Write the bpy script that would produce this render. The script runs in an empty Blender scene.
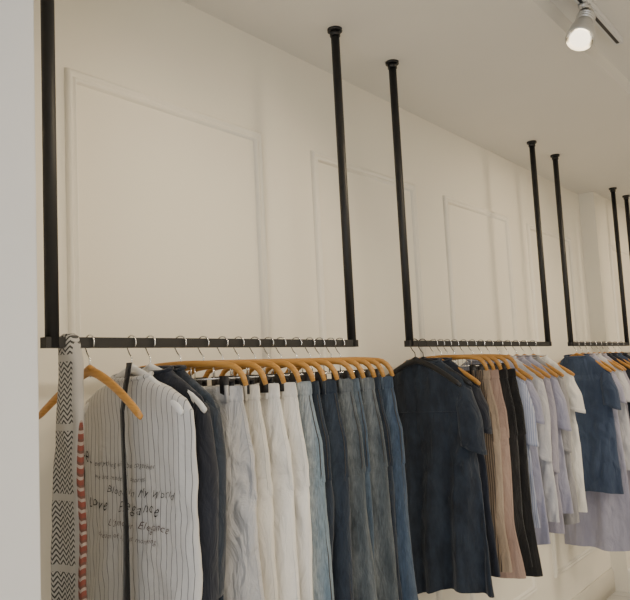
import bpy, bmesh, math, random
from mathutils import Vector, Matrix, noise
random.seed(7)
S = bpy.context.scene
COL = S.collection
H = 1.64; CEIL = 2.88; TRAY = 2.95; BAR = 1.738; RY = 1.462; WY = 1.71

# ---------------------------------------------------------------- materials
def newmat(name, rough=0.8, metal=0.0, col=(0.5,0.5,0.5), sheen=0.0):
    m = bpy.data.materials.new(name); m.use_nodes = True
    b = m.node_tree.nodes['Principled BSDF']
    b.inputs['Roughness'].default_value = rough
    b.inputs['Metallic'].default_value = metal
    b.inputs['Base Color'].default_value = (*col, 1)
    if sheen: b.inputs['Sheen Weight'].default_value = sheen
    return m, m.node_tree, b
def N(nt, t, **kw):
    n = nt.nodes.new(t)
    for k, v in kw.items(): setattr(n, k, v)
    return n
def coords(nt, scale=(1,1,1), rot=(0,0,0)):
    tc = N(nt, 'ShaderNodeTexCoord'); mp = N(nt, 'ShaderNodeMapping')
    mp.inputs['Scale'].default_value = scale; mp.inputs['Rotation'].default_value = rot
    nt.links.new(tc.outputs['Object'], mp.inputs['Vector']); return mp.outputs['Vector']
def ramp(nt, fac, stops, interp='LINEAR'):
    r = N(nt, 'ShaderNodeValToRGB'); r.color_ramp.interpolation = interp
    e = r.color_ramp.elements
    while len(e) < len(stops): e.new(0.5)
    for i, (p, c) in enumerate(stops):
        e[i].position = p; e[i].color = (*c, 1)
    nt.links.new(fac, r.inputs['Fac']); return r.outputs['Color']
def nmath(nt,op,a,b2=None,clamp=False):
    m=N(nt,'ShaderNodeMath',operation=op); m.use_clamp=clamp
    for i,q in enumerate((a,b2)):
        if q is None: continue
        if isinstance(q,(int,float)): m.inputs[i].default_value=q
        else: nt.links.new(q,m.inputs[i])
    return m.outputs[0]
def bump(nt, b, h, strength=0.2, dist=0.002):
    bp = N(nt, 'ShaderNodeBump'); bp.inputs['Strength'].default_value = strength
    bp.inputs['Distance'].default_value = dist
    nt.links.new(h, bp.inputs['Height']); nt.links.new(bp.outputs['Normal'], b.inputs['Normal'])
def plaster(name, col, var=0.04):
    m, nt, b = newmat(name, 0.75)
    v = coords(nt, (1.3,1.3,1.3))
    n = N(nt, 'ShaderNodeTexNoise'); n.inputs['Scale'].default_value = 1.5; n.inputs['Detail'].default_value = 4
    nt.links.new(v, n.inputs['Vector'])
    d = tuple(c*(1-var) for c in col)
    nt.links.new(ramp(nt, n.outputs['Fac'], [(0.35,d),(0.65,col)]), b.inputs['Base Color'])
    n2 = N(nt, 'ShaderNodeTexNoise'); n2.inputs['Scale'].default_value = 120
    nt.links.new(v, n2.inputs['Vector']); bump(nt, b, n2.outputs['Fac'], 0.08)
    return m
def mixc(nt,f,a,b2,mode='MIX',fv=None):
    m=N(nt,'ShaderNodeMix',data_type='RGBA',blend_type=mode)
    if f is not None: nt.links.new(f,m.inputs[0])
    else: m.inputs[0].default_value=fv
    nt.links.new(a,m.inputs[6])
    if isinstance(b2,tuple): m.inputs[7].default_value=(*b2,1)
    else: nt.links.new(b2,m.inputs[7])
    return m.outputs[2]
def fabric(name, c1, c2, nscale=(9,9,2.5), lo=0.35, hi=0.65, rough=0.9, denim=None, crumple=0.5):
    m, nt, b = newmat(name, rough, sheen=0.15)
    v = coords(nt, nscale)
    n = N(nt, 'ShaderNodeTexNoise'); n.inputs['Scale'].default_value = 1.0; n.inputs['Detail'].default_value = 6
    n.inputs['Roughness'].default_value = 0.6
    nt.links.new(v, n.inputs['Vector'])
    c = ramp(nt, n.outputs['Fac'], [(lo,c1),(hi,c2)])
    if denim:
        tc=N(nt,'ShaderNodeTexCoord'); s=N(nt,'ShaderNodeSeparateXYZ'); nt.links.new(tc.outputs['Object'],s.inputs[0])
        ay=nmath(nt,'ABSOLUTE',s.outputs['Y'])
        d=nmath(nt,'ABSOLUTE',nmath(nt,'SUBTRACT',ay,0.140))
        wear=nmath(nt,'SUBTRACT',1.0,nmath(nt,'DIVIDE',d,0.060),True)
        edge=nmath(nt,'SUBTRACT',1.0,nmath(nt,'DIVIDE',nmath(nt,'ABSOLUTE',nmath(nt,'SUBTRACT',ay,0.215)),0.02),True)
        n3=N(nt,'ShaderNodeTexNoise'); n3.inputs['Scale'].default_value=1; n3.inputs['Detail'].default_value=7; n3.inputs['Roughness'].default_value=0.72
        nt.links.new(coords(nt,(34,34,8)),n3.inputs['Vector'])
        nn=ramp(nt,n3.outputs['Fac'],[(0.38,(0.08,0.08,0.08)),(0.62,(1,1,1))])
        f=nmath(nt,'MULTIPLY',nmath(nt,'ADD',nmath(nt,'MULTIPLY',wear,0.95),nmath(nt,'MULTIPLY',edge,0.5)),nn,True)
        c=mixc(nt,f,c,denim)
        tw = N(nt,'ShaderNodeTexNoise'); tw.inputs['Scale'].default_value=1; tw.inputs['Detail'].default_value=3
        nt.links.new(coords(nt,(260,260,40)), tw.inputs['Vector'])
        c = mixc(nt,None,c,ramp(nt,tw.outputs['Fac'],[(0.3,(0.65,0.65,0.65)),(0.7,(1.2,1.2,1.2))]),'MULTIPLY',0.8)
    nt.links.new(c, b.inputs['Base Color'])
    n2 = N(nt, 'ShaderNodeTexNoise'); n2.inputs['Scale'].default_value = 1; n2.inputs['Detail'].default_value = 4
    n2.inputs['Distortion'].default_value = 0.8
    nt.links.new(coords(nt,(22,22,8)), n2.inputs['Vector']); bump(nt, b, n2.outputs['Fac'], crumple, 0.03)
    return m
def stripes(name, base, line, freq=60, width=0.12, axis='Y', soft=0.12, bs=0.4):
    m, nt, b = newmat(name, 0.85, sheen=0.1)
    v = coords(nt)
    w = N(nt, 'ShaderNodeTexWave', wave_type='BANDS', bands_direction=axis)
    w.inputs['Scale'].default_value = freq; w.inputs['Distortion'].default_value = 0.2
    nt.links.new(v, w.inputs['Vector'])
    nt.links.new(ramp(nt, w.outputs['Fac'], [(0.0,line),(width,line),(width+soft,base)]), b.inputs['Base Color'])
    n2 = N(nt, 'ShaderNodeTexNoise'); n2.inputs['Scale'].default_value = 1; n2.inputs['Detail'].default_value = 4
    n2.inputs['Distortion'].default_value = 0.8
    nt.links.new(coords(nt,(13,13,6)), n2.inputs['Vector']); bump(nt, b, n2.outputs['Fac'], bs, 0.03)
    return m

M_wall = plaster('wall_paint', (0.85,0.81,0.71), 0.02)
M_trim = plaster('trim_paint', (0.86,0.825,0.74), 0.02)
M_ceil = plaster('ceiling_paint', (0.82,0.795,0.74), 0.02)
M_col = plaster('column_paint', (0.74,0.75,0.77), 0.02)
M_black = newmat('black_powder_coat', 0.5, 0.0, (0.007,0.007,0.008))[0]
M_steel = newmat('chrome_steel', 0.22, 1.0, (0.75,0.75,0.74))[0]
M_blackplastic = newmat('black_plastic', 0.4, 0, (0.012,0.012,0.014))[0]
M_whiteplastic = newmat('white_plastic', 0.35, 0, (0.75,0.75,0.75))[0]
M_wood, nt, b = newmat('beech_wood', 0.38)
w = N(nt,'ShaderNodeTexNoise'); w.inputs['Scale'].default_value = 1; w.inputs['Detail'].default_value=5
nt.links.new(coords(nt,(200,12,200)), w.inputs['Vector'])
nt.links.new(ramp(nt, w.outputs['Fac'], [(0.3,(0.42,0.19,0.035)),(0.7,(0.58,0.30,0.075))]), b.inputs['Base Color'])
M_floor, nt, b = newmat('pale_tile', 0.3)
br = N(nt,'ShaderNodeTexBrick'); br.offset = 0; br.inputs['Scale'].default_value = 1.0
br.inputs['Color1'].default_value=(0.50,0.49,0.47,1); br.inputs['Color2'].default_value=(0.55,0.54,0.52,1)
br.inputs['Mortar'].default_value=(0.30,0.29,0.28,1); br.inputs['Mortar Size'].default_value=0.004
br.inputs['Brick Width'].default_value=0.6; br.inputs['Row Height'].default_value=0.6
nt.links.new(coords(nt), br.inputs['Vector']); nt.links.new(br.outputs['Color'], b.inputs['Base Color'])

F = {}
F['navy'] = fabric('navy_cotton', (0.006,0.009,0.019),(0.012,0.017,0.032))
F['navydenim'] = fabric('navy_denim', (0.006,0.010,0.020),(0.024,0.037,0.060), (24,24,12), 0.3,0.7)
F['black'] = fabric('black_cotton', (0.005,0.005,0.006),(0.011,0.010,0.011))
F['greywhite'] = fabric('grey_satin', (0.44,0.43,0.43),(0.54,0.53,0.53), rough=0.45, crumple=0.8)
F['white'] = fabric('white_cotton', (0.70,0.68,0.64),(0.80,0.78,0.74))
F['palegrey'] = fabric('pale_grey_cotton', (0.48,0.475,0.50),(0.58,0.575,0.60))
F['cream'] = fabric('cream_cotton', (0.62,0.585,0.52),(0.72,0.68,0.61))
DS=(14,14,3.0)
F['lightdenim'] = fabric('light_denim', (0.10,0.155,0.21),(0.20,0.27,0.33),DS,denim=(0.52,0.55,0.56))
F['middenim'] = fabric('mid_denim', (0.020,0.040,0.072),(0.046,0.078,0.12),DS,denim=(0.20,0.25,0.30))
F['darkdenim'] = fabric('dark_denim', (0.006,0.011,0.022),(0.014,0.024,0.042),DS,denim=(0.045,0.065,0.095))
F['greydenim'] = fabric('grey_denim', (0.028,0.040,0.052),(0.058,0.075,0.090),DS,denim=(0.26,0.29,0.31))
F['bluedenim'] = fabric('blue_denim', (0.016,0.034,0.066),(0.034,0.060,0.104),DS,denim=(0.13,0.18,0.25))
F['pink'] = fabric('dusty_pink_cotton', (0.32,0.22,0.18),(0.40,0.29,0.24))
F['beige'] = fabric('beige_cotton', (0.30,0.23,0.17),(0.39,0.31,0.24))
F['greycotton'] = fabric('grey_cotton', (0.27,0.265,0.275),(0.35,0.345,0.355))
F['lavender'] = fabric('lavender_cotton', (0.30,0.30,0.40),(0.38,0.38,0.48))
F['mauve'] = fabric('mauve_cotton', (0.30,0.285,0.35),(0.37,0.355,0.42))
F['tee'] = fabric('slate_blue_cotton', (0.026,0.045,0.092),(0.045,0.072,0.135))
F['striped'] = stripes('pinstripe_linen', (0.56,0.55,0.54),(0.16,0.16,0.165), 19, 0.012, soft=0.035, bs=0.35)
F['bluestripe'] = stripes('blue_stripe_cotton', (0.42,0.45,0.56),(0.22,0.26,0.42), 40, 0.2)
F['brownplaid'] = stripes('brown_stripe_wool', (0.04,0.028,0.02),(0.18,0.13,0.09), 45, 0.25)
M_thread = newmat('seam_thread', 0.9, 0, (0.05,0.045,0.04))[0]
M_print = newmat('ink_print', 0.9, 0, (0.018,0.016,0.018))[0]
M_printred = newmat('brown_ink_print', 0.9, 0, (0.075,0.030,0.028))[0]

# ---------------------------------------------------------------- mesh helpers
def obj_from_bm(bm, name, mats, parent=None, loc=(0,0,0), rotz=0, smooth=True):
    bmesh.ops.recalc_face_normals(bm, faces=bm.faces)
    me = bpy.data.meshes.new(name); bm.to_mesh(me); bm.free()
    for m in mats: me.materials.append(m)
    if smooth:
        for p in me.polygons: p.use_smooth = True
    o = bpy.data.objects.new(name, me); COL.objects.link(o)
    o.location = loc; o.rotation_euler = (0,0,rotz)
    if parent: o.parent = parent
    return o
def box(bm, x0,x1,y0,y1,z0,z1, mi=0):
    vs = [bm.verts.new((x,y,z)) for x in (x0,x1) for y in (y0,y1) for z in (z0,z1)]
    for f in [(0,1,3,2),(4,6,7,5),(0,4,5,1),(2,3,7,6),(0,2,6,4),(1,5,7,3)]:
        fc = bm.faces.new([vs[i] for i in f]); fc.material_index = mi
def boxobj(name, x0,x1,y0,y1,z0,z1, mat, parent=None, bevel=0):
    bm = bmesh.new(); box(bm,x0,x1,y0,y1,z0,z1)
    if bevel: bmesh.ops.bevel(bm, geom=bm.edges[:], offset=bevel, segments=2, affect='EDGES')
    return obj_from_bm(bm, name, [mat], parent, smooth=False)
def rings(bm, rs, mi=0, close=True, cap0=False, cap1=False):
    prev = None; first=None
    for r in rs:
        vs = [bm.verts.new(p) for p in r]
        if prev:
            n = len(vs)
            for i in range(n if close else n-1):
                f = bm.faces.new((prev[i],prev[(i+1)%n],vs[(i+1)%n],vs[i])); f.material_index = mi; f.smooth=True
        else: first = vs
        prev = vs
    if cap0: f=bm.faces.new(first); f.material_index=mi
    if cap1: f=bm.faces.new(prev); f.material_index=mi
def tube(bm, pts, rad, n=10, mi=0, flat=None, caps=True):
    pts = [Vector(p) for p in pts]; rs=[]
    for i,p in enumerate(pts):
        t = (pts[min(i+1,len(pts)-1)]-pts[max(i-1,0)]).normalized()
        ref = Vector((1,0,0)) if abs(t.x)<0.9 else Vector((0,1,0))
        bnm = t.cross(ref).normalized(); a = bnm.cross(t).normalized()
        r = rad[i] if isinstance(rad,(list,tuple)) else rad
        fa,fb = flat if flat else (1,1)
        rs.append([p + a*r*fa*math.cos(2*math.pi*k/n) + bnm*r*fb*math.sin(2*math.pi*k/n) for k in range(n)])
    rings(bm, rs, mi, True, caps, caps)
def lerp_sec(secs, z):
    if z >= secs[0][0]: return secs[0][1:]
    for a,b in zip(secs, secs[1:]):
        if z >= b[0]:
            f = (a[0]-z)/(a[0]-b[0]+1e-9)
            if a[0]-b[0]>0.08: f=f*f*(3-2*f)*0.5+f*0.5
            return tuple(a[i]*(1-f)+b[i]*f for i in (1,2,3))
    return secs[-1][1:]
def make_fold(seed, amp, k=30, z0=-0.15, z1=-0.9, swing=0.0, wr=1.0, g0=0.2):
    r = random.Random(seed); p=[r.uniform(0,6.28) for _ in range(8)]
    k1 = k*r.uniform(0.8,1.2); k2 = k*2.1*r.uniform(0.85,1.15); dr = r.uniform(-2.0,2.0); e1=r.uniform(0.5,1)
    bz=r.uniform(3,6); o=Vector((r.uniform(0,50),r.uniform(0,50),r.uniform(0,50))); tilt=r.uniform(-0.9,0.9)
    def f(y,z):
        g = min(1,max(0,(z0-z)/(z0-z1)))
        A = amp*(g0+(1-g0)*g)
        wob = 0.6*math.sin(bz*z+p[3])
        q=math.sin(k1*y+p[0]+dr*z+wob); q=math.copysign(abs(q)**0.8,q)
        base=(A*(q+0.45*e1*math.sin(k2*y+p[1]-1.2*z+wob)) + swing*g)
        gg=min(1,max(0,(z0+0.05-z)/0.08)); hipw=math.exp(-((z-(z0-0.28))/0.16)**2)
        zz=z+tilt*y
        n1=noise.noise(Vector((y*18,zz*6,0))+o); n2=noise.noise(Vector((y*42,zz*14,5))+o)
        n3=1-abs(noise.noise(Vector((y*9,(z+0.9*abs(y))*16,9))+o))*2.6
        n4=1-abs(noise.noise(Vector(((y+0.25*z)*16,(z-0.5*y)*5,19))+o))*3.0
        return base+gg*wr*(0.007*n1+0.0035*n2+0.004*max(0,n4))+wr*hipw*0.005*max(0,n3)
    return f
def loft(bm, secs, fold, nz=34, n=56, mi=0, pw=1.0, hem_wave=0.0, cap1=False, ph=0.0, edge=0.0):
    zt, zb = secs[0][0], secs[-1][0]
    key = sorted(set([s[0] for s in secs]+[zt+(zb-zt)*i/nz for i in range(nz+1)]), reverse=True)
    rs=[]
    for z in key:
        w,t,cy = lerp_sec(secs,z); ring=[]
        g = (zt-z)/(zt-zb+1e-9)
        for i in range(n):
            th = 2*math.pi*i/n; c,s = math.cos(th), math.sin(th)
            y = cy + w*c + edge*g*c*(math.sin(5*z+ph+(2 if c>0 else 0))+0.8*noise.noise(Vector((ph,z*6,c*0.5))))
            x = t*math.copysign(abs(s)**pw, s) + fold(y,z)
            x += t*0.25*math.sin(34*y+3*z+ph)*s*g
            ring.append((x,y,z + hem_wave*g*g*(math.sin(17*y+1+ph)+0.8*math.sin(6*y+ph*2))))
        rs.append(ring)
    rings(bm, rs, mi, True, False, cap1)

# ---------------------------------------------------------------- hangers
def hook(bm, mi, top=-0.05):
    pts=[]
    for a in range(-30, 181, 15):
        r=0.0185; A=math.radians(a)
        pts.append((0, -r*math.cos(A), r*math.sin(A)))
    pts += [(0,0.0175,-0.012),(0,0.010,-0.026),(0,0.001,-0.036),(0,0,-0.045),(0,0,top-0.015)]
    tube(bm, pts, 0.0018, 8, mi)
def hanger(kind, X, rot=0.0, style='shirt', hw=0.21):
    bm = bmesh.new()
    if style=='shirt':
        hook(bm,1,-0.065)
        pts=[];rad=[]
        for i in range(-12,13):
            u=i/12; a=abs(u)
            z=-0.066-0.105*(a**1.35); pts.append((-0.014*a*a,u*hw,z)); rad.append(0.0115-0.002*a if a<0.97 else 0.007)
        tube(bm, pts, rad, 12, 0, flat=(0.62,1.0))
        pts=[(0.0,-0.012,-0.064),(0,0,-0.058),(0,0.012,-0.064)]
        tube(bm, pts, 0.008, 8, 0)
    else:
        hook(bm,1,-0.045)
        pts=[];rad=[]
        for i in range(-14,15):
            u=i/14; a=abs(u)
            z=-0.056-0.018*a*a-0.045*max(0,(a-0.72)/0.28)**2.2
            yy=u*hw if a<0.9 else math.copysign(hw*(0.9+ (a-0.9)*0.55),u)
            pts.append((0,yy,z)); rad.append(0.0085 if a<0.97 else 0.007)
        tube(bm, pts, rad, 12, 0, flat=(0.6,1.0))
        tube(bm, [(0,-hw*0.8,-0.098),(0,hw*0.8,-0.098)], 0.002, 8, 1)
        for s in (-1,1):
            tube(bm, [(0,s*0.03,-0.062),(0,s*0.03,-0.098)], 0.0018, 6, 1)
            c=s*hw*0.68
            box(bm,-0.015,-0.0125,c-0.013,c+0.013,-0.142,-0.092,2)
            box(bm,0.0125,0.015,c-0.013,c+0.013,-0.142,-0.092,2)
            box(bm,-0.014,0.014,c-0.012,c+0.012,-0.108,-0.100,2)
    mats={'wooden_hanger':[M_wood,M_steel,M_blackplastic],
          'white_hanger':[M_whiteplastic,M_steel,M_whiteplastic],
          'black_hanger':[M_blackplastic,M_blackplastic,M_blackplastic]}[kind]
    return obj_from_bm(bm, kind, mats, None, (X,RY,BAR), rot)

# ---------------------------------------------------------------- garments
gid=[0]
def trousers(name, mat, X, rot=0, w=0.17, length=1.0, t=0.030, hem=0.225, jeans=True, amp=0.009, hk='wooden_hanger', top=-0.118, swing=0.0, legt=1.0, hrot=None, hhw=0.198):
    gid[0]+=1; sd=gid[0]*13
    e = bpy.data.objects.new(name,None); COL.objects.link(e); e.location=(X,RY,BAR); e.rotation_euler=(0,0,rot); e.empty_display_size=0.1
    fold=make_fold(sd,amp,24,top,top-0.75,swing,g0=0.08)
    bm=bmesh.new()
    zc=top-0.27; zb=top-length; hip=w+0.022
    body=[(top-0.036,w,0.011,0),(top-0.09,w+0.008,t*0.8,0),(top-0.18,hip,t,0),(zc-0.01,hip+0.004,t*1.1,0),(zc-0.035,hip-0.01,t*0.6,0)]
    loft(bm,body,fold,26,80,pw=0.85)
    legs=[]
    rr=random.Random(sd)
    for s in (-1,1):
        d1=rr.uniform(-0.010,0.008)
        def L(z,outer,inner,tt): return (z,(outer-inner)/2,tt,s*(outer+inner)/2)
        sec=[L(zc+0.03,hip,0.0,t*0.98),L(zc-0.10,hip+0.002,0.002,t*1.12*legt),L(zc-0.34,hip*0.5+hem*0.5-0.006+d1,0.012,t*1.0*legt),L(zb,hem,0.022,t*1.15*legt)]
        legs.append(sec)
        loft(bm,sec,fold,54,52,pw=0.95,ph=sd+s,edge=0.005,hem_wave=0.004)
    obj_from_bm(bm,'legs',[mat],e)
    bm=bmesh.new()
    loft(bm,[(top,w*0.985,0.0075,0),(top-0.004,w,0.0105,0),(top-0.034,w*1.01,0.0125,0),(top-0.040,w*1.0,0.010,0)],fold,4,56,pw=0.6)
    for k in (-0.8,-0.4,0.4,0.8):
        y=k*w; xx=-0.0125+fold(y,top-0.02)
        box(bm,xx-0.004,xx+0.001,y-0.005,y+0.005,top-0.042,top+0.002)
    obj_from_bm(bm,'waistband',[mat],e)
    bm=bmesh.new()
    def fx(y,z):
        ww,tt,_=lerp_sec(body,z); return -tt*max(0.0,1-(y/ww)**2)**0.42+fold(y,z)
    for s in (-1,1):
        cy=s*w*0.55
        rows=[(top-0.085,0.062,0),(top-0.105,0.061,0),(top-0.13,0.06,0),(top-0.155,0.058,0),(top-0.175,0.056,0),(top-0.20,0.052,0.014)]
        us=[-1,-0.75,-0.5,-0.25,0,0.25,0.5,0.75,1]
        g=[[bm.verts.new((fx(cy+u*hw2,z-dp*(1-abs(u)))-0.0045,cy+u*hw2,z-dp*(1-abs(u)))) for u in us] for z,hw2,dp in rows]
        for a,b2 in zip(g,g[1:]):
            for i in range(8): bm.faces.new((a[i],a[i+1],b2[i+1],b2[i]))
    obj_from_bm(bm,'back_pockets',[mat],e)
    bm=bmesh.new()
    for s,sec in zip((-1,1),legs):
        pts=[]
        for i in range(60):
            z=top-0.04-(length-0.045)*i/59
            if z>zc: ww=lerp_sec(body,z)[0]
            else:
                a=lerp_sec(sec,z); ww=a[0]+abs(a[2])
            y=s*(ww-0.006)
            tt=lerp_sec(body if z>zc else sec,z)[1]
            pts.append((fold(y,z)-tt*0.30,y,z))
        tube(bm,pts,0.0014,6,0)
    obj_from_bm(bm,'side_seams',[M_thread if jeans else mat],e)
    if hk: hanger(hk,X,rot,'clip',hhw)
    return e

def top_garment(name, mat, X, rot=0, w=0.20, length=0.65, t=0.03, sleeve='short', hk='wooden_hanger', flare=1.05, amp=0.010, z0=-0.07, collar=True, placket=False, yoke=False, sl=0.2, sleeve_w=0.05, folds=20, drop=0.115, swing=0.0, wr=1.0, g0=0.2, hw=0.008):
    gid[0]+=1; sd=gid[0]*17
    e = bpy.data.objects.new(name,None); COL.objects.link(e); e.location=(X,RY,BAR); e.rotation_euler=(0,0,rot); e.empty_display_size=0.1
    fold=make_fold(sd,amp,folds,z0-(0.20 if yoke else 0.10),z0-length,swing,wr,g0)
    zs=z0-drop; zb=z0-length
    arm=0.90 if sleeve else 0.985
    secs=[(z0,0.070,0.022,0),(z0-0.012,0.085,0.024,0),(z0-drop*0.35,w*0.62,0.027,0),(z0-drop*0.68,w*0.87,0.027,0),(zs,w*0.965,0.026,0),(zs-0.03,w*0.97,t*0.95,0),
          (zs-0.13,w*arm,t,0),(z0-length*0.6,w*(arm+(flare-arm)*0.5),t*1.15,0),(zb,w*flare,t*1.3,0)]
    bm=bmesh.new()
    loft(bm,secs,fold,64,110,hem_wave=hw,ph=sd,edge=0.006,pw=0.9)
    obj_from_bm(bm,'body',[mat],e)
    if collar:
        bm=bmesh.new(); pts=[]
        for i in range(25):
            th=2*math.pi*i/24
            pts.append((0.024*math.sin(th)+fold(0,z0), 0.072*math.cos(th), z0+0.003-0.012*(1 if math.sin(th)<0 else -0.3)*abs(math.sin(th))))
        tube(bm,pts,0.0055,8,0,caps=False)
        obj_from_bm(bm,'collar',[mat],e)
    if placket:
        bm=bmesh.new()
        for i in range(7):
            z=z0-0.05-i*0.085
            if z<zb+0.03: break
            ww,tt,_=lerp_sec(secs,z); x=-tt+fold(0,z)-0.004
            bmesh.ops.create_uvsphere(bm,u_segments=10,v_segments=6,radius=0.005,matrix=Matrix.Translation((x,0,z)))
        obj_from_bm(bm,'buttons',[M_whiteplastic],e)
    if yoke:
        bm=bmesh.new(); z=z0-0.20; ww,tt,_=lerp_sec(secs,z); pts=[]
        for i in range(49):
            th=2*math.pi*i/48; c,s=math.cos(th),math.sin(th); y=ww*c
            pts.append((tt*math.copysign(abs(s)**0.9,s)*1.04+fold(y,z),y*1.004,z))
        tube(bm,pts,0.0022,6,0,caps=False)
        obj_from_bm(bm,'yoke_seam',[mat],e)
    if sleeve:
        L = sl; bm=bmesh.new()
        rnd=random.Random(sd)
        for s in (-1,1):
            n=24; rs=[]; fl=rnd.uniform(0.0,0.022) if sleeve=='short' else -0.012
            swx=rnd.uniform(-0.03,0.0)
            for i in range(n+1):
                u=i/n; z=zs+0.012-L*u
                ra=sleeve_w*(0.45+0.55*math.sin(min(1,u*2.0)*math.pi/2))*(1-(0.05 if sleeve=='short' else 0.35)*u)
                outer=min(0.238, w*0.965+(0.024+fl*u)*math.sin(min(1,u*2.0)*math.pi/2)+0.002)
                yc=outer-ra
                rb=(0.018+0.020*math.sin(min(1,u*2)*math.pi/2))*(1-0.1*u)
                ring=[]
                for k in range(36):
                    th=2*math.pi*k/36
                    rr=1+0.12*math.sin(3*th+u*3+sd)*u+0.14*noise.noise(Vector((math.cos(th)*2+sd,math.sin(th)*2,u*4)))
                    zz=z+ra*(-math.cos(th))*0.85*(1-u)**2 - (0.018*u*math.cos(th))
                    ring.append((rb*rr*math.sin(th)+fold(s*w*0.9,z)*0.6+swx*u-0.006*u, s*(yc+ra*math.cos(th)), zz))
                rs.append(ring)
            rings(bm,rs,0,True,True,False)
            last=rs[-1]; c=sum((Vector(p) for p in last),Vector())/36
            cu=[[tuple(c+(Vector(p)-c)*f+Vector((0,0,dz))) for p in last] for f,dz in ((1.0,0.016),(1.025,0.014),(1.025,-0.002),(0.96,-0.003))]
            rings(bm,cu,0)
        obj_from_bm(bm,'sleeves',[mat],e)
    if hk: hanger(hk,X,rot,'shirt',min(0.200,w))
    return e,fold,secs

# ---------------------------------------------------------------- room
boxobj('floor',-2.6,9.1,-2.6,1.81,-0.08,0,M_floor)
boxobj('wall_left',-2.6,9.1,WY,WY+0.1,0,CEIL+0.2,M_wall)
boxobj('wall_right',-2.6,9.1,-2.6,-2.5,0,CEIL+0.2,M_wall)
boxobj('wall_far',9.0,9.1,-2.5,WY,0,CEIL+0.2,M_wall)
bm=bmesh.new()
box(bm,-2.6,-2.5,-2.5,-2.0,0,CEIL+0.2); box(bm,-2.6,-2.5,1.2,WY,0,CEIL+0.2)
box(bm,-2.6,-2.5,-2.0,1.2,2.6,CEIL+0.2); box(bm,-2.6,-2.5,-2.0,1.2,0,0.3)
obj_from_bm(bm,'wall_back',[M_wall],smooth=False)
bm=bmesh.new()
for y in (-2.0,-0.95,0.1,1.15): box(bm,-2.58,-2.52,y,y+0.05,0.3,2.6)
box(bm,-2.58,-2.52,-2.0,1.2,0.3,0.35); box(bm,-2.58,-2.52,-2.0,1.2,2.55,2.6)
obj_from_bm(bm,'window_1',[M_black],smooth=False)
bm=bmesh.new()
box(bm,-2.6,9.1,0.84,WY+0.1,CEIL,CEIL+0.25)
box(bm,-2.6,9.1,-2.6,0.84,TRAY,CEIL+0.25)
obj_from_bm(bm,'ceiling',[M_ceil],smooth=False)
boxobj('wall_pilaster',5.5,9.0,1.60,WY,0,CEIL,M_wall)
boxobj('wall_partition',0.60,0.75,1.228,WY,0,CEIL,M_col,bevel=0.004)

def baseboard(name,x0,x1,y):
    prof=[(0,0),(-0.016,0),(-0.016,0.11),(-0.012,0.125),(-0.012,0.14),(-0.006,0.155),(0,0.16)]
    bm=bmesh.new()
    rings(bm,[[ (x,y+p[0],p[1]) for p in prof] for x in (x0,x1)],0,True,True,True)
    obj_from_bm(bm,name,[M_trim],smooth=False)
baseboard('baseboard_left',0.75,5.5,WY); baseboard('baseboard_pilaster',5.5,9.0,1.60)
def panel(i,x0,x1,z0,z1,y):
    prof=[(0,0),(0.002,-0.010),(0.008,-0.017),(0.014,-0.014),(0.017,-0.009),(0.022,-0.009),(0.025,-0.015),(0.031,-0.012),(0.035,-0.004),(0.037,0)]
    bm=bmesh.new(); rs=[]
    for cx,cz,dx,dz in ((x0,z0,1,1),(x1,z0,-1,1),(x1,z1,-1,-1),(x0,z1,1,-1),(x0,z0,1,1)):
        rs.append([(cx+dx*p[0],y+p[1],cz+dz*p[0]) for p in prof])
    rings(bm,rs,0,False)
    obj_from_bm(bm,'trim_%d'%i,[M_trim],smooth=False)
for i,x in enumerate((1.13,2.225,3.315,4.41)): panel(i+1,x,x+0.80,0.35,H+0.875,WY)
panel(5,5.76,6.5,0.35,H+0.875,1.60); panel(6,6.85,7.6,0.35,H+0.875,1.60)

# ---------------------------------------------------------------- rails
def rail(x0,x1):
    bm=bmesh.new()
    for x in (x0,x1):
        tube(bm,[(x,RY,BAR-0.011),(x,RY,2.2),(x,RY,CEIL)],0.0155,24,0)
        tube(bm,[(x,RY,CEIL-0.010),(x,RY,CEIL)],0.027,28,0)
        tube(bm,[(x,RY,CEIL-0.028),(x,RY,CEIL-0.008)],0.019,24,0)
    box(bm,x0-0.022,x1+0.022,RY-0.012,RY+0.012,BAR-0.012,BAR+0.012)
    return obj_from_bm(bm,'hanging_clothes_rail',[M_black],smooth=False)
rail(0.925,2.085); rail(2.476,3.955); rail(4.323,5.505); rail(5.85,7.1)

# ---------------------------------------------------------------- rack 1 contents
M_scarf, nt, b = newmat('patterned_scarf',0.85)
tc=N(nt,'ShaderNodeTexCoord'); sx=N(nt,'ShaderNodeSeparateXYZ'); nt.links.new(tc.outputs['Object'],sx.inputs[0])
Y_=sx.outputs['Y']; Z_=sx.outputs['Z']
zig=nmath(nt,'PINGPONG',Y_,0.009)
band=nmath(nt,'FRACT',nmath(nt,'MULTIPLY',nmath(nt,'ADD',Z_,nmath(nt,'MULTIPLY',zig,1.3)),85))
ckc=ramp(nt,band,[(0.0,(0.06,0.06,0.06)),(0.45,(0.48,0.47,0.45))],'CONSTANT')
seg=nmath(nt,'FRACT',nmath(nt,'MULTIPLY',Z_,6.5))
f0=ramp(nt,seg,[(0.0,(0,0,0)),(0.72,(1,1,1)),(0.82,(0,0,0))],'CONSTANT')
ckc=mixc(nt,f0,ckc,(0.45,0.44,0.42))
rz=nmath(nt,'FRACT',nmath(nt,'MULTIPLY',nmath(nt,'ADD',Z_,nmath(nt,'PINGPONG',Y_,0.006)),42))
redc=ramp(nt,rz,[(0.0,(0.20,0.055,0.04)),(0.45,(0.34,0.28,0.25)),(0.75,(0.13,0.06,0.045))],'CONSTANT')
mr=N(nt,'ShaderNodeMapRange'); mr.inputs['From Min'].default_value=-0.06; mr.inputs['From Max'].default_value=0.06
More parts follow.
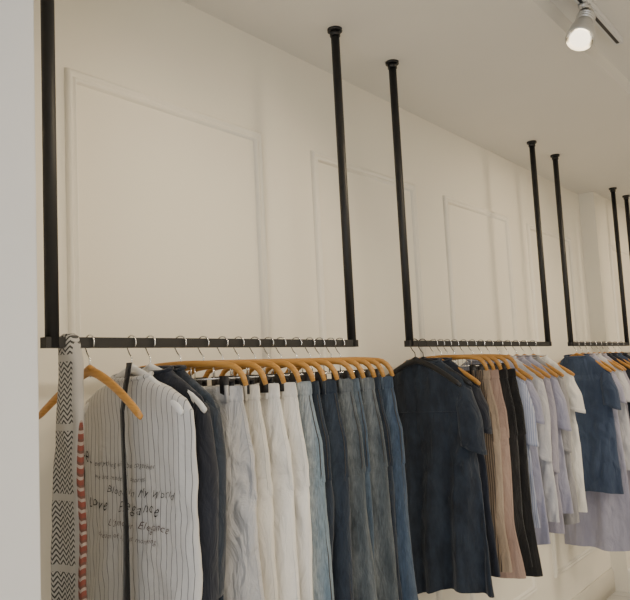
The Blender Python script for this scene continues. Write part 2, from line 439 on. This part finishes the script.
nt.links.new(Y_,mr.inputs['Value'])
f1=ramp(nt,mr.outputs[0],[(0.0,(1,1,1)),(0.20,(0,0,0))],'CONSTANT')
f2=ramp(nt,mr.outputs[0],[(0.0,(1,1,1)),(0.32,(0,0,0))],'CONSTANT')
cc=mixc(nt,f2,ckc,(0.42,0.41,0.40)); cc=mixc(nt,f1,cc,redc)
nt.links.new(cc,b.inputs['Base Color'])
bm=bmesh.new()
fd=make_fold(3,0.008,60,0,-0.6)
loft(bm,[(0.020,0.012,0.012,0),(0.014,0.020,0.020,0),(-0.02,0.024,0.024,0),(-0.06,0.030,0.022,0),(-0.3,0.046,0.018,0.004),(-0.6,0.052,0.016,0.004),(-0.95,0.056,0.014,0.0)],fd,50,60,pw=0.7)
obj_from_bm(bm,'patterned_scarf',[M_scarf],None,(0.965,RY,BAR),0.15)

hanger('wooden_hanger',1.022,-0.03,'shirt',0.206)

e,fold,secs=top_garment('striped_sleeveless_top',F['striped'],1.142,-0.03,w=0.226,length=0.92,t=0.024,sleeve=None,hk='white_hanger',flare=0.98,amp=0.008,z0=-0.082,folds=22,drop=0.085)
gt=gid[0]*17
def fx(y,z):
    w,t,_=lerp_sec(secs,z); s=max(0,1-(y/w)**2)**0.5
    g=(secs[0][0]-z)/(secs[0][0]-secs[-1][0])
    return -t*s**0.9+fold(y,z)-t*0.25*math.sin(34*y+3*z+gt)*s*g
def lettering(body,y0,z,size,mat,shear=0.0,sp=1.15):
    cu=bpy.data.curves.new('txt','FONT'); cu.body=body; cu.size=size; cu.shear=shear; cu.offset=-0.012*size; cu.space_character=sp
    to=bpy.data.objects.new('txt',cu); COL.objects.link(to)
    dg=bpy.context.evaluated_depsgraph_get(); me=bpy.data.meshes.new_from_object(to.evaluated_get(dg))
    bpy.data.objects.remove(to)
    bm=bmesh.new(); bm.from_mesh(me)
    bmesh.ops.triangulate(bm,faces=bm.faces)
    for v in bm.verts:
        y=y0-v.co.x; zz=z+v.co.y+size*0.10*math.sin(v.co.x*90+z*50)+size*0.05*math.sin(v.co.x*230); v.co=Vector((fx(y,zz)-0.0035,y,zz))
    me2=bpy.data.meshes.new('print'); bm.to_mesh(me2); bm.free(); me2.materials.append(mat)
    o=bpy.data.objects.new('printed_lettering',me2); COL.objects.link(o); o.parent=e
lettering("re.",0.205,-0.295,0.055,M_print)
lettering("everything will be together",0.130,-0.298,0.018,M_print,0.3)
lettering("we are  made of  stories",0.13,-0.330,0.017,M_print,0.3)
lettering("Bloom in My World",0.08,-0.364,0.026,M_print,0.5)
lettering("Love   Elegance",0.165,-0.402,0.036,M_print,0.45,1.2)
lettering("L'amour  Elegance",0.08,-0.440,0.026,M_printred,0.5)
lettering("dream of a quiet morning",0.12,-0.470,0.018,M_printred,0.4)
bm=bmesh.new(); rs=[]
for i in range(40):
    z=-0.050-0.88*i/39; x=0.0-0.022*min(1,i/5); yy=-0.052+0.002*math.sin(i*0.3); tw=0.25*math.sin(i*0.17)
    hw_=0.0095
    rs.append([(x-hw_*tw-0.001,yy-hw_,z),(x+hw_*tw-0.001,yy+hw_,z),(x+hw_*tw+0.001,yy+hw_,z),(x-hw_*tw+0.001,yy-hw_,z)])
rings(bm,rs,0,True,True,True)
obj_from_bm(bm,'black_fabric_belt',[F['black']],None,(1.094,RY,BAR),0)

top_garment('navy_jacket',F['navy'],1.200,0.04,w=0.198,length=0.70,t=0.022,sleeve='long',sl=0.45,sleeve_w=0.040,hk='white_hanger',amp=0.006,drop=0.10)
top_garment('dark_denim_shirt',F['darkdenim'],1.242,0.02,w=0.190,length=0.80,t=0.016,sleeve='long',sl=0.42,sleeve_w=0.034,hk=None,amp=0.005,drop=0.10)

trousers('grey_white_trousers',F['greywhite'],1.300,0.28,jeans=False,w=0.178,length=0.95,t=0.028,hem=0.236,amp=0.013)
trousers('cream_trousers',F['cream'],1.382,0.22,jeans=False,w=0.170,length=0.98,hem=0.222,amp=0.009,t=0.028)
trousers('white_trousers',F['white'],1.455,0.22,jeans=False,w=0.174,length=0.98,hem=0.220,amp=0.009,t=0.028)
trousers('white_trousers',F['white'],1.520,0.22,jeans=False,w=0.176,length=1.0,hem=0.228,amp=0.011,t=0.028)
js=[('lightdenim',1.588,0.174,0.222,0.26,0.030),('darkdenim',1.648,0.164,0.195,0.20,0.024),('darkdenim',1.705,0.178,0.228,0.24,0.028),
    ('greydenim',1.780,0.176,0.238,0.32,0.034),('middenim',1.848,0.166,0.200,0.20,0.022),('greydenim',1.900,0.178,0.236,0.28,0.03),
    ('darkdenim',1.962,0.168,0.208,0.20,0.022),('bluedenim',2.012,0.182,0.234,0.24,0.030)]
for k,(c,x,w_,h_,r_,t_) in enumerate(js):
    trousers('jeans',F[c],x,r_,w=w_,length=random.uniform(0.93,1.02),t=t_,hem=h_,amp=random.uniform(0.010,0.015),swing=random.uniform(-0.012,0.012),hhw=0.190)

# ---------------------------------------------------------------- rack 2 contents
hanger('black_hanger',2.512,0.05,'shirt',0.19)
top_garment('navy_denim_dress',F['navydenim'],2.575,0.14,w=0.195,length=0.88,t=0.030,sleeve='short',sl=0.24,sleeve_w=0.050,hk='black_hanger',flare=1.17,amp=0.019,yoke=True,folds=46,wr=1.5,g0=0.35,hw=0.012)
top_garment('navy_dress',F['navy'],2.665,0.10,w=0.190,length=0.82,t=0.026,sleeve='short',sl=0.17,sleeve_w=0.045,hk='wooden_hanger',flare=1.12,amp=0.012,folds=36)
trousers('brown_striped_trousers',F['brownplaid'],2.725,0.14,jeans=False,w=0.17,length=0.78,hem=0.19,t=0.020)
trousers('beige_trousers',F['beige'],2.785,0.18,jeans=False,w=0.17,length=0.80,hem=0.20,t=0.024)
trousers('pink_trousers',F['pink'],2.85,0.22,jeans=False,w=0.178,length=0.84,hem=0.225,t=0.028,amp=0.013)
trousers('black_trousers',F['black'],2.935,0.20,jeans=False,w=0.178,length=0.82,hem=0.225,t=0.030,amp=0.012)
trousers('black_trousers',F['black'],3.02,0.20,jeans=False,w=0.182,length=0.87,hem=0.235,t=0.030,amp=0.012)
top_garment('blue_striped_shirt',F['bluestripe'],3.11,0.14,w=0.195,length=0.74,t=0.03,sleeve='short',sl=0.27,hk='wooden_hanger',placket=True,wr=1.5)
top_garment('lavender_shirt',F['lavender'],3.20,0.14,w=0.190,length=0.82,t=0.03,sleeve='short',sl=0.18,wr=1.5,amp=0.016)
top_garment('pale_grey_blouse',F['palegrey'],3.31,0.14,w=0.20,length=0.76,t=0.032,sleeve='long',sl=0.36,sleeve_w=0.055,flare=1.1,wr=1.5,amp=0.016)
top_garment('mauve_shirt',F['mauve'],3.41,0.12,w=0.195,length=0.82,t=0.03,sleeve='long',sl=0.42,sleeve_w=0.05,wr=1.5,amp=0.016)
top_garment('lavender_shirt',F['lavender'],3.51,0.12,w=0.195,length=0.74,t=0.032,sleeve='short',sl=0.24,wr=1.5,amp=0.016)
top_garment('grey_shirt',F['greycotton'],3.61,0.10,w=0.190,length=0.82,t=0.032,sleeve='long',sl=0.35,wr=1.5)
top_garment('white_t_shirt',F['white'],3.73,0.12,w=0.200,length=0.78,t=0.034,sleeve='short',sl=0.17,sleeve_w=0.06,wr=1.5)

# ---------------------------------------------------------------- rack 3 / 4 contents
top_garment('blue_t_shirt',F['tee'],4.41,0.04,w=0.192,length=0.80,t=0.038,sleeve='short',sl=0.20,hk='wooden_hanger',flare=1.0,amp=0.018,wr=1.8,hw=0.010)
top_garment('lavender_dress',F['lavender'],4.52,0.02,w=0.185,length=1.13,t=0.030,sleeve='short',sl=0.17,flare=1.10,amp=0.016,folds=34)
top_garment('white_t_shirt',F['palegrey'],4.63,0.02,w=0.20,length=0.7,t=0.030,sleeve='short',sl=0.17)
top_garment('mauve_dress',F['mauve'],4.74,0.02,w=0.185,length=1.05,t=0.030,sleeve='short',sl=0.17,flare=1.10,amp=0.012)
top_garment('navy_shirt',F['navy'],4.85,0.0,w=0.20,length=0.8,t=0.030,sleeve='short',sl=0.2)
top_garment('navy_shirt',F['navy'],4.96,0.0,w=0.20,length=0.8,t=0.030,sleeve='short',sl=0.2)
top_garment('blue_t_shirt',F['tee'],5.08,0.0,w=0.20,length=0.8,t=0.030,sleeve='short',sl=0.2)
top_garment('navy_shirt',F['navy'],5.21,0.0,w=0.20,length=0.8,t=0.030,sleeve='short',sl=0.2)
top_garment('grey_shirt',F['greycotton'],5.35,0.0,w=0.20,length=0.8,t=0.030,sleeve='short',sl=0.2)

# ---------------------------------------------------------------- track light
tl=bpy.data.objects.new('track_spotlight',None); COL.objects.link(tl)
TYK=0.74
boxobj('track',1.2,3.08,TYK-0.018,TYK+0.018,TRAY-0.03,TRAY,M_whiteplastic,tl,0.003)
boxobj('track_slot',1.22,3.06,TYK-0.006,TYK+0.006,TRAY-0.0312,TRAY-0.028,M_blackplastic,tl)
M_glow,nt,b=newmat('lamp_glass',0.2,0,(1,0.95,0.85))
b.inputs['Emission Color'].default_value=(1,0.86,0.62,1); b.inputs['Emission Strength'].default_value=3.0
M_hous=newmat('satin_aluminium',0.3,0.5,(0.58,0.57,0.55))[0]
M_refl=newmat('lamp_reflector',0.15,1.0,(0.8,0.78,0.74))[0]
def head(X):
    a=Vector((X+0.09,TYK,TRAY-0.055)); d=Vector((-0.10,0.01,-0.145)).normalized()
    bm=bmesh.new()
    tube(bm,[(X+0.075,TYK,TRAY-0.03),(X+0.075,TYK,TRAY-0.045)],0.02,16,0)
    tube(bm,[(X+0.10,TYK,TRAY-0.04),(X+0.09,TYK,TRAY-0.09)],0.007,10,0)
    box(bm,X+0.04,X+0.13,TYK-0.015,TYK+0.015,TRAY-0.045,TRAY-0.03,0)
    prof=[(0.0,0.018),(0.005,0.026),(0.055,0.028),(0.06,0.034),(0.10,0.044),(0.135,0.050),(0.15,0.051),(0.152,0.047)]
    tube(bm,[a+d*p[0] for p in prof],[p[1] for p in prof],28,0,caps=False)
    for q in (0.02,0.032,0.044): tube(bm,[a+d*q,a+d*(q+0.005)],0.034,24,0)
    prof=[(0.152,0.047),(0.135,0.043),(0.11,0.034),(0.09,0.022),(0.085,0.002)]
    tube(bm,[a+d*p[0] for p in prof],[p[1] for p in prof],28,1,caps=False)
    obj_from_bm(bm,'lamp_housing',[M_hous,M_refl],tl)
    bm=bmesh.new()
    prof=[(0.088,0.012),(0.115,0.022),(0.138,0.034),(0.147,0.036),(0.150,0.026),(0.151,0.002)]
    tube(bm,[a+d*p[0] for p in prof],[p[1] for p in prof],28,0)
    obj_from_bm(bm,'lamp_glass',[M_glow],tl)
    return a+d*0.18
def spot(name,loc,target,energy,col,size=60,blend=0.8,rad=0.05):
    l=bpy.data.lights.new(name,'SPOT'); l.energy=energy; l.color=col; l.spot_size=math.radians(size); l.spot_blend=blend; l.shadow_soft_size=rad
    o=bpy.data.objects.new(name,l); COL.objects.link(o); o.location=loc
    o.rotation_euler=(Vector(target)-Vector(loc)).to_track_quat('-Z','Y').to_euler()
WARM=(1,0.80,0.53)
p=head(2.57); spot('spot_lamp_1',p,(1.6,1.7,1.6),29,WARM,95,1.0,0.09)
p=head(1.55); spot('spot_lamp_2',p,(1.2,1.7,1.7),18,WARM,95,1.0,0.09)
spot('added_wall_spot_1',(4.3,0.4,2.85),(4.0,1.7,1.7),46,WARM,105,1.0,0.16)  # added spot for the middle racks, off the track, no fixture modelled
spot('added_wall_spot_2',(6.2,0.4,2.85),(6.0,1.7,1.7),48,WARM,105,1.0,0.16)  # likewise added, brightens the far wall without a lamp head
def area(name,loc,target,energy,col,sx,sy):
    l=bpy.data.lights.new(name,'AREA'); l.shape='RECTANGLE'; l.size=sx; l.size_y=sy; l.energy=energy; l.color=col
    o=bpy.data.objects.new(name,l); COL.objects.link(o); o.location=loc
    o.rotation_euler=(Vector(target)-Vector(loc)).to_track_quat('-Z','Y').to_euler()
area('window_daylight',(-2.45,-0.4,1.5),(2,0.2,1.5),72,(0.90,0.94,1.0),3.0,2.2)
area('added_ceiling_fill_1',(1.5,-1.2,2.9),(1.5,-1.2,0),46,(1,0.87,0.69),1.2,0.4)  # added fill light under the ceiling, stands for no visible lamp
area('added_ceiling_fill_2',(5.0,-1.2,2.9),(5.0,-1.2,0),62,(1,0.87,0.69),1.2,0.4)  # second added fill, farther down the room, no fixture

wd=bpy.data.worlds.new('World'); S.world=wd; wd.use_nodes=True
bg=wd.node_tree.nodes['Background']
sky=wd.node_tree.nodes.new('ShaderNodeTexSky'); sky.sky_type='HOSEK_WILKIE'
wd.node_tree.links.new(sky.outputs[0],bg.inputs[0]); bg.inputs[1].default_value=0.4

cam=bpy.data.cameras.new('camera'); co=bpy.data.objects.new('camera',cam); COL.objects.link(co)
cam.sensor_width=36; cam.lens=36*731/630; cam.clip_start=0.05
R=Vector((0.6155,-0.7865,-0.0500)).normalized(); Fw=Vector((0.7866,0.6092,0.1002)).normalized()
Up=R.cross(Fw).normalized(); R=Fw.cross(Up).normalized()
m=Matrix((R,Up,-Fw)).transposed().to_4x4(); m.translation=Vector((0,0,H)); co.matrix_world=m
S.camera=co
